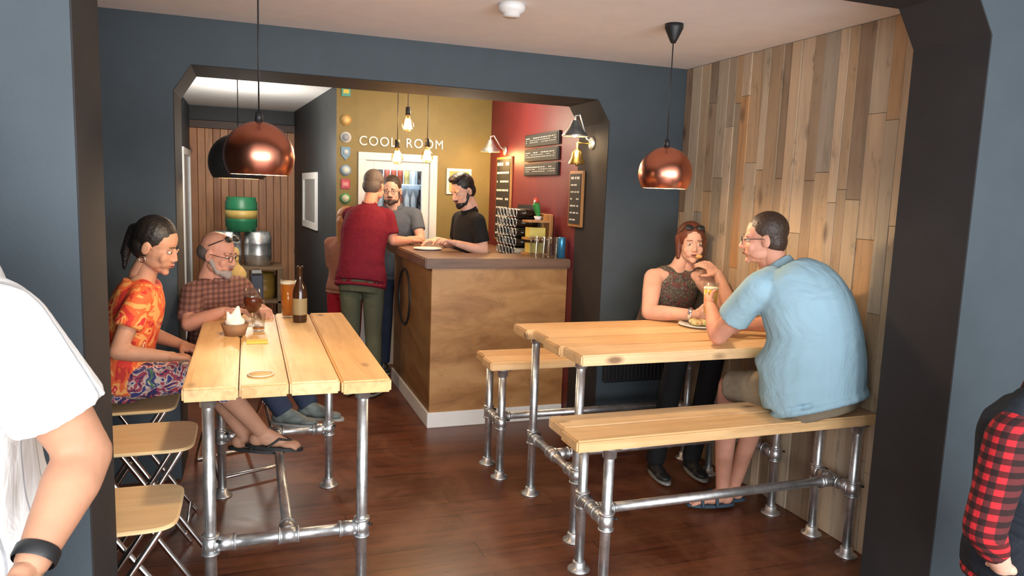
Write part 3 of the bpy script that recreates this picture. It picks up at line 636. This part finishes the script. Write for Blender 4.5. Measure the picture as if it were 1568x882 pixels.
def person(name,J,sk,shirt,pants,sleeve=.5,plen=2,hair=None,style='short',extras=(),hands=None,shoes=('shoe',None),w=1.0,belly=0,curve=(0,0,0),hsc=1.0,shirtlow=-.10,armr=1.0,collar=True,vest=None,legr=1.0,sr=1.0,sx=.015):
    o=B(); G=lambda k: V(J[k])
    pel,neck=G('pel'),G('neck'); shL,shR=G('shL'),G('shR'); hipL,hipR=G('hipL'),G('hipR')
    rs=(shR-shL).normalized(); rh=(hipR-hipL).normalized(); hw=(shR-shL).length/2; cv=V(curve)
    def spine(t): return lerp(pel,neck,t)+cv*(4*max(t,0)*(1-max(t,0)) if t<1 else 0)
    def torso(s,t0,t1,ex=0,belly=belly,flare=0):
        prof=[(-.2,.15,.105),(-.08,.172,.118),(.05,.172,.120),(.2,.158,.112),(.35,.152,.108),(.5,.158,.110),(.65,.17,.115),(.78,min(hw*1.02/w,.19),.108),(.87,hw*.95/w,.092),(.93,hw*.66/w,.074),(.975,.072/w,.062/w),(1.02,.054/w,.052/w)]
        ts=[q[0] for q in prof]
        out=[]
        for k in range(28):
            t=t0+(t1-t0)*k/27; fl=flare*max(0,1-(t-t0)/.3); a=np.interp(t,ts,[q[1] for q in prof])*w+ex+fl; d=np.interp(t,ts,[q[2] for q in prof])*w+ex+fl
            bl=belly*math.exp(-((t-.25)/.22)**2)
            up=(spine(min(t+.03,1))-spine(max(t,0)-.03)).normalized() if t<.97 else (neck-pel).normalized()
            r=(rh*(1-t)+rs*t).normalized() if 0<=t<=1 else (rh if t<0 else rs); f=up.cross(r).normalized(); r=f.cross(up).normalized()
            out.append(s.ring(spine(t)+f*bl*.5,r,f,a+bl*.35,d+bl*.5,24))
        s.rings(out)
    A=armr; fe=style in FEM
    # skin body
    s=B(); torso(s,-.1,1.0,-.012,belly*.7)
    s.cap(neck-V((0,0,.02)),.048 if fe else .056,lerp(neck,G('head'),.55),.042 if fe else .050)
    for k in 'LR':
        sh,el,wr=G('sh'+k),G('el'+k),G('wr'+k)
        s.cap(lerp(neck,sh,.3)-V((0,0,.03)),.05,sh,.050*A); s.cap(sh,.052*A,lerp(sh,el,.45),.049*A); s.cap(lerp(sh,el,.45),.049*A,el,.038*A); s.cap(el,.039*A,lerp(el,wr,.3),.042*A); s.cap(lerp(el,wr,.3),.042*A,wr,.026*(.5+.5*A))
        hp,kn,an=G('hip'+k),G('kn'+k),G('an'+k)
        s.cap(hp,.080,kn,.052); s.cap(kn,.052,lerp(kn,an,.3),.054*legr); s.cap(lerp(kn,an,.3),.054*legr,an,.034)
    remesh(s,o,sk,.009,4)
    # trousers
    if pants:
        s=B(); torso(s,-.2,.10,.003,belly*.8)
        for k in 'LR':
            hp,kn,an=G('hip'+k),G('kn'+k),G('an'+k)
            if plen<=1: s.cap(lerp(hp,kn,.13),.092*w**.5,lerp(hp,kn,plen),.080,flat2=True)
            else:
                s.cap(lerp(hp,kn,.13),.090*w**.5,kn,.068); q=lerp(kn,an,plen-1); s.cap(kn,.068,q,.056,flat2=True)
        remesh(s,o,pants,.009,3)
    if shirt:
        s=B(); torso(s,shirtlow,.955,sx,belly,.014)
        for k in 'LR':
            sh,el,wr=G('sh'+k),G('el'+k),G('wr'+k)
            s.cap(lerp(neck,sh,.38)-V((0,0,.025)),.058*w**.5,lerp(neck,sh,.9 if sleeve>0 else .55),(.060*A if sleeve>0 else .045))
            if sleeve<=0: continue
            if sleeve<=1: s.cap(sh,.062*A,lerp(sh,el,sleeve),.062*A*sr,flat2=True)
            else: s.cap(sh,.060*A,el,.052*A); s.cap(el,.052*A,lerp(el,wr,sleeve-1),.040,flat2=True)
        remesh(s,o,shirt,.0085,6)
        if collar:
            d=(G('head')-neck).normalized(); s=B(); u_,w_=frame(d)
            a=neck-d*.005
            rr=[s.ring(a-d*.02,u_,w_,.070,.070),s.ring(a+d*.028,u_,w_,.063,.063),s.ring(a+d*.03,u_,w_,.058,.058),s.ring(a-d*.01,u_,w_,.060,.060)]
            s.rings(rr,shirt,True,False); o.add(s.v,s.f,shirt)
    if vest:
        s=B(); torso(s,-.05,.94,.028)
        for k in 'LR': s.cap(lerp(G('sh'+k),neck,.30)+V((0,0,.004)),.068,lerp(G('sh'+k),neck,.6),.064)
        remesh(s,o,vest,.009,4)
    head(o,G('head'),J['hf'],sk,hair,style,extras,hsc)
    hands=hands or {}
    for k in 'LR':
        el,wr=G('el'+k),G('wr'+k); hd=hands.get(k)
        if hd is None:
            d=(wr-el).normalized(); hd=(d,V((0,0,-1)) if abs(d.z)<.8 else V((0,1,0)),(neck-wr),.6)
        hand(o,wr,hd[0],hd[1],hd[2],sk,hd[3],.95)
        fd=J.get('fd'+k,J.get('fd',(0,1,0))); shoe(o,J['an'+k],fd,shoes[0],shoes[1] or M_black,sk)
    return o
S_f=skin('fair',(.66,.38,.28)); S_r=skin('ruddy',(.60,.29,.20)); S_t=skin('tan',(.50,.25,.15)); S_o=skin('olive',(.48,.25,.16))
H_black=plain('hair_black',(.012,.009,.008),.45,bs=.8,bscale=70,bd=.006); H_grey=plain('hair_grey',(.10,.08,.07),.6,bs=.8,bscale=70,bd=.006); H_brown=plain('hair_brown',(.040,.020,.012),.5,bs=.8,bscale=70,bd=.006)
H_aub=plain('hair_auburn',(.12,.032,.015),.45,bs=.8,bscale=70,bd=.006); H_red=plain('hair_ginger',(.42,.17,.06),.5,bs=.8,bscale=70,bd=.006); H_wht=plain('beard_grey',(.34,.29,.26),.7,bs=.8,bscale=90,bd=.006)
C_tie=patterned('orange_tie_dye',[(0,(.55,.03,.02)),(.42,(.75,.12,.03)),(.52,(.8,.35,.1)),(.6,(.6,.03,.03)),(.68,(.85,.6,.3))],9)
C_skirt=patterned('patterned_skirt',[(0,(.03,.03,.12)),(.4,(.4,.06,.1)),(.47,(.6,.5,.42)),(.54,(.05,.05,.2)),(.62,(.08,.2,.12)),(.68,(.6,.45,.35))],16)
C_plaid=plaid('brown_plaid',(.26,.12,.09),(.17,.07,.055),(.65,.58,.56),(0,2),38,.45)
C_burg=cloth('burgundy_jersey',(.14,.008,.020)); C_green=cloth('khaki_green_twill',(.085,.088,.055)); C_greyt=cloth('blue_grey_tee',(.10,.115,.14)); C_blk=cloth('black_cotton',(.012,.012,.013))
C_floral=patterned('dark_floral',[(0,(.05,.045,.04)),(.42,(.16,.15,.11)),(.5,(.04,.037,.035)),(.60,(.30,.04,.04)),(.645,(.07,.06,.05))],38)
C_sky=cloth('light_blue_polo',(.30,.46,.55),.06,bs=.7,bscale=5); C_khaki=cloth('khaki_shorts',(.24,.19,.13)); C_denim=cloth('dark_denim',(.03,.04,.07))
C_check=plaid('red_black_check',(.50,.012,.02),(.09,.01,.012),(.16,.12,.12),(1,2),30,.5); C_navy=cloth('navy_gilet',(.018,.022,.03),bs=.8)
m,nt,b=_new('white_striped_polo'); a=stripes(nt,1,15,.07); nt.links.new(mixc(nt,a,(.80,.79,.77),(.42,.43,.45)),b.inputs['Base Color']); b.inputs['Roughness'].default_value=.85; bump(nt,b,noise(nt,coords(nt),6,4,.5,1),.6,.03); C_white=m

# seated woman, colourful clothes
J=dict(pel=(-.54,3.62,.77),neck=(-.44,3.62,1.22),shR=(-.44,3.47,1.14),shL=(-.43,3.77,1.15),elR=(-.52,3.38,.93),wrR=(-.33,3.40,.90),elL=(-.45,3.84,.92),wrL=(-.30,3.74,.88),
 hipR=(-.52,3.54,.76),hipL=(-.52,3.71,.76),knR=(-.17,3.50,.79),knL=(-.20,3.68,.75),anR=(.06,3.60,.46),anL=(-.02,3.70,.42),head=(-.38,3.60,1.36),hf=(.90,-.36,-.34),fd=(1,-.12,-.12))
o=person('w',J,S_o,C_tie,C_skirt,.55,1.35,H_black,'ponytail',[('earring',M_chrome)],{'R':((1,.25,-.15),(0,0,-1),(0,1,0),.7)},('flip',M_black),w=.88,armr=.85,collar=False,sr=1.15); o.finish('seated_woman_in_orange_top')
# seated man plaid
J=dict(pel=(-.17,4.42,.72),neck=(-.16,4.33,1.13),shR=(-.28,4.20,1.06),shL=(-.04,4.46,1.06),elR=(-.285,4.00,.93),wrR=(-.12,3.97,1.0),elL=(.05,4.36,.92),wrL=(.07,4.12,.985),
 hipR=(-.23,4.36,.72),hipL=(-.11,4.48,.72),knR=(-.01,4.12,.72),knL=(.15,4.34,.72),anR=(.18,4.06,.42),anL=(.32,4.14,.42),head=(-.150,4.28,1.265),hf=(.82,-.52,-.22),fd=(1,-.3,-.05))
o=person('m',J,S_r,C_plaid,C_denim,.8,2,H_grey,'bald_sides',[('glasses',M_black),('topglasses',),('beard',H_wht,1)],{'L':((0.2,-1,-.05),(0,0,-1),(-1,0,0),.4),'R':((1,.1,0),(0,0,-1),(0,1,0),.4)},('shoe',plain('trainer',(.12,.14,.13),.6)),w=1.0,belly=.03); o.finish('seated_man_in_plaid_shirt')
# burgundy man
J=dict(pel=(.84,5.80,.94),neck=(.92,5.93,1.51),shR=(1.05,5.84,1.43),shL=(.77,5.99,1.43),elR=(1.09,5.80,1.24),wrR=(1.26,5.93,1.235),elL=(.86,6.20,1.24),wrL=(1.08,6.30,1.28),
 hipR=(.93,5.77,.92),hipL=(.76,5.84,.92),knR=(.94,5.80,.50),knL=(.78,5.88,.50),anR=(.94,5.72,.085),anL=(.76,5.80,.085),head=(.965,5.98,1.665),hf=(.60,.76,-.30),fd=(.5,.85,0))
o=person('m',J,S_r,C_burg,C_green,.75,1.95,H_grey,'short',[],{'R':((1,.4,-.05),(0,0,-1),(0,1,0),.5)},('shoe',H_brown),w=1.02,curve=(-.02,-.04,0),shirtlow=-.12,sx=.022); o.finish('standing_man_in_burgundy_shirt')
# ginger woman behind
J=dict(pel=(.70,6.32,.88),neck=(.70,6.32,1.36),shR=(.84,6.24,1.30),shL=(.58,6.38,1.30),elR=(.88,6.3,1.06),wrR=(.90,6.48,1.0),elL=(.60,6.38,1.04),wrL=(.66,6.5,.9),
 hipR=(.77,6.29,.86),hipL=(.63,6.35,.86),knR=(.77,6.31,.46),knL=(.63,6.36,.46),anR=(.77,6.28,.115),anL=(.63,6.34,.115),head=(.73,6.34,1.51))
J={k:(q[0]+.085,q[1]+.05,q[2]*.9-(.0185 if k[:2]=='an' else 0)) for k,q in J.items()}; J['hf']=(.5,.8,0); J['fd']=(.5,.85,0)
o=person('w',J,S_f,cloth('beige_knit',(.30,.13,.09)),cloth('red_skirt',(.3,.01,.02)),.9,1.3,H_red,'long',w=.82,armr=.85,collar=False,shoes=('shoe',None)); o.finish('standing_woman_with_ginger_hair')
# man with glasses behind
J=dict(pel=(1.24,6.50,.93),neck=(1.22,6.42,1.50),shR=(1.05,6.40,1.43),shL=(1.39,6.38,1.43),elR=(1.02,6.26,1.22),wrR=(1.19,6.12,1.235),elL=(1.42,6.26,1.21),wrL=(1.28,6.10,1.235),
 hipR=(1.15,6.5,.92),hipL=(1.33,6.5,.92),knR=(1.15,6.46,.5),knL=(1.33,6.46,.5),anR=(1.15,6.5,.085),anL=(1.33,6.5,.085),head=(1.175,6.35,1.635),hf=(-.35,-.9,-.12),fd=(0,-1,0))
o=person('m',J,S_f,C_greyt,C_denim,.6,2,H_brown,'short',[('glasses',M_black),('beard',H_brown,1)],w=.95); o.finish('standing_man_with_glasses')
# barman
J=dict(pel=(1.68,5.57,.96),neck=(1.63,5.52,1.50),shR=(1.60,5.69,1.43),shL=(1.65,5.36,1.43),elR=(1.60,5.78,1.20),wrR=(1.42,5.70,1.26),elL=(1.70,5.33,1.20),wrL=(1.48,5.34,1.26),
 hipR=(1.70,5.66,.94),hipL=(1.70,5.48,.94),knR=(1.69,5.66,.5),knL=(1.69,5.48,.5),anR=(1.72,5.66,.085),anL=(1.72,5.48,.085),head=(1.565,5.50,1.655),hf=(-.85,-.35,-.42),fd=(-1,0,0))
o=person('m',J,S_f,C_blk,C_blk,.7,2,H_black,'quiff',[('beard',H_black,1)],w=.98,hands={'R':((-1,-.2,-.1),(0,0,-1),(0,-1,0),.6)}); o.finish('barman')
# woman across table
J=dict(pel=(2.47,4.0,.79),neck=(2.48,3.87,1.24),shR=(2.32,3.87,1.17),shL=(2.63,3.83,1.17),elR=(2.19,3.68,.99),wrR=(2.36,3.47,1.01),elL=(2.68,3.56,1.0),wrL=(2.605,3.625,1.225),
 hipR=(2.39,3.98,.79),hipL=(2.56,3.98,.79),knR=(2.33,3.56,.77),knL=(2.56,3.54,.77),anR=(2.28,3.66,.085),anL=(2.52,3.64,.085),head=(2.53,3.81,1.385),hf=(-.30,-.93,-.03),fd=(-.1,-1,0))
o=person('w',J,S_f,C_floral,C_blk,.0,2,H_aub,'bob',[('topglasses',)],{'L':((-.66,.30,.50),(-.3,.8,-.3),(-1,0,0),.8),'R':((.7,-.6,0),(.5,.5,.1),(0,0,1),.9)},w=1.0,armr=1.12,collar=False,belly=.02)
o.ell((2.505,3.68,1.318),(.022,.014,.012),plain('bread_crumb',(.62,.38,.14),.8)); o.lathe((2.345,3.485,1.012),[(.034,-.01),(.036,0),(.034,.01)],M_chrome,20,False,V((.65,-.75,0)).normalized()); o.finish('seated_woman_in_floral_top')
# man in blue shirt
J=dict(pel=(2.45,2.61,.80),neck=(2.36,2.80,1.355),shR=(2.56,2.85,1.265),shL=(2.17,2.71,1.265),elR=(2.62,3.06,1.03),wrR=(2.46,3.16,1.0),elL=(2.12,2.91,1.005),wrL=(2.18,3.07,1.12),
 hipR=(2.55,2.66,.79),hipL=(2.35,2.62,.79),knR=(2.54,3.04,.74),knL=(2.27,3.00,.73),anR=(2.50,3.20,.085),anL=(2.40,3.16,.085),head=(2.31,2.875,1.475),hf=(-.82,.57,-.08),fd=(-1,.25,0))
o=person('m',J,S_r,C_sky,C_khaki,.62,.95,H_brown,'short',[('glasses',M_black)],{'L':((.25,.9,.3),(.9,-.25,0),(0,0,1),.9),'R':((-1,.3,0),(0,0,-1),(0,-1,0),.5)},('sandal',plain('blue_sandal',(.03,.06,.09),.6)),w=1.30,belly=.10,curve=(.035,-.08,0),armr=1.15,shirtlow=-.13,legr=1.1,sr=1.1,sx=.034)
pint(o,(2.245,3.17,1.06),.17,.040,M_gold,.8); o.finish('seated_man_in_blue_shirt')
# foreground left
J=dict(pel=(-.52,1.62,.95),neck=(-.54,1.58,1.50),shR=(-.54,1.76,1.43),shL=(-.385,1.40,1.405),elR=(-.56,1.80,1.18),wrR=(-.72,1.72,1.05),elL=(-.275,1.43,1.165),wrL=(-.325,1.28,1.045),
 hipR=(-.52,1.71,.93),hipL=(-.52,1.53,.93),knR=(-.52,1.71,.5),knL=(-.52,1.53,.5),anR=(-.52,1.71,.085),anL=(-.52,1.53,.085),head=(-.68,1.58,1.66),hf=(-1,0,0),fd=(-1,0,0))
o=person('m',J,S_t,C_white,C_khaki,.68,.95,H_grey,'short',[],{'L':((-.45,-.35,-.75),(-.6,0,.3),(0,-1,0),.5)},w=1.12,armr=1.15,sr=1.15)
d=(V(J['wrL'])-V(J['elL'])).normalized(); o.lathe(V(J['wrL'])-d*.01,[(.032,-.012),(.034,-.009),(.034,.009),(.032,.012)],M_black,24,False,d); o.finish('standing_man_in_white_polo')
# foreground right (back to camera)
J=dict(pel=(2.13,1.36,.62),neck=(2.11,1.36,1.165),shL=(1.91,1.32,1.05),shR=(2.29,1.36,1.07),elL=(1.855,1.32,.80),wrL=(1.97,1.34,.665),elR=(2.36,1.4,.82),wrR=(2.42,1.5,.75),
 hipL=(2.10,1.44,.60),hipR=(2.15,1.30,.60),knL=(2.48,1.50,.58),knR=(2.50,1.34,.58),anL=(2.48,1.50,.13),anR=(2.50,1.34,.13),head=(2.19,1.38,1.33),hf=(.8,.5,0),fd=(1,.2,0))
o=person('m',J,S_f,C_check,C_denim,1.62,2,H_brown,'short',[],{'L':((.9,.2,-.3),(0,0,-1),(0,1,0),.6)},w=.92,vest=C_navy,armr=1.02); o.finish('seated_person_in_checked_shirt')
o=B(); o.lathe((2.13,1.36,.46),[(0,0),(.15,0),(.16,.01),(.16,.03),(.15,.04),(0,.04)],M_pinex[0],32)
for a in range(4):
    t=a*math.pi/2+.78; o.cyl((2.13+.1*math.cos(t),1.36+.1*math.sin(t),.46),(2.13+.15*math.cos(t),1.36+.15*math.sin(t),0),.012,None,M_steel)
o.torus((2.13,1.36,.16),.135,.008,M_steel); o.finish('bar_stool')

# ------------------------------------------------------------------ lights
def area(name,loc,rot,sx,sy,p,c):
    L=bpy.data.lights.new(name,'AREA'); L.shape='RECTANGLE'; L.size=sx; L.size_y=sy; L.energy=p; L.color=c
    ob=bpy.data.objects.new(name,L); ob.location=loc; ob.rotation_euler=rot; COL.objects.link(ob); return ob
area('daylight_window',(1.0,-2.55,1.45),(math.radians(97),0,0),4.8,1.9,350,(.95,.98,1.0))
area('daylight_side',(-1.5,-.6,1.5),(math.radians(90),0,math.radians(-70)),1.6,1.6,60,(.92,.96,1.0))
def pt(name,loc,p,c,r=.05):
    L=bpy.data.lights.new(name,'POINT'); L.energy=p; L.color=c; L.shadow_soft_size=r; ob=bpy.data.objects.new(name,L); ob.location=loc; COL.objects.link(ob)
pt('wall_lamp_glow',(2.04,6.3,1.98),12,(1,.55,.2)); pt('wall_lamp_glow',(2.04,4.5,2.0),5,(1,.75,.45))
pt('cold_room_light',(1.3,6.95,2.05),14,(.8,.9,1)); pt('corridor_light',(0,7.3,1.95),40,(1,.93,.82),.15); pt('bar_fill',(1.6,5.7,2.2),34,(1,.84,.62),.15)  # the bar point light is an added fill with no fixture
w=bpy.data.worlds.new('World'); scene.world=w; w.use_nodes=True; w.node_tree.nodes['Background'].inputs[0].default_value=(.85,.92,1,1); w.node_tree.nodes['Background'].inputs[1].default_value=2.0
scene.view_settings.view_transform='Standard'
# ------------------------------------------------------------------ camera
cam=bpy.data.cameras.new('camera'); co=bpy.data.objects.new('camera',cam); COL.objects.link(co); scene.camera=co
cam.sensor_width=36; cam.lens=36*1120.97/1568; cam.clip_start=.05
y,p,r=map(math.radians,(19.99,7.38,2.05))
F=V((math.sin(y)*math.cos(p),math.cos(y)*math.cos(p),-math.sin(p))); r0=V((math.cos(y),-math.sin(y),0)); u0=r0.cross(F)
R_=r0*math.cos(r)+u0*math.sin(r); U_=-r0*math.sin(r)+u0*math.cos(r)
Mx=Matrix((R_,U_,-F)).transposed().to_4x4(); Mx.translation=V((0,0,1.65)); co.matrix_world=Mx
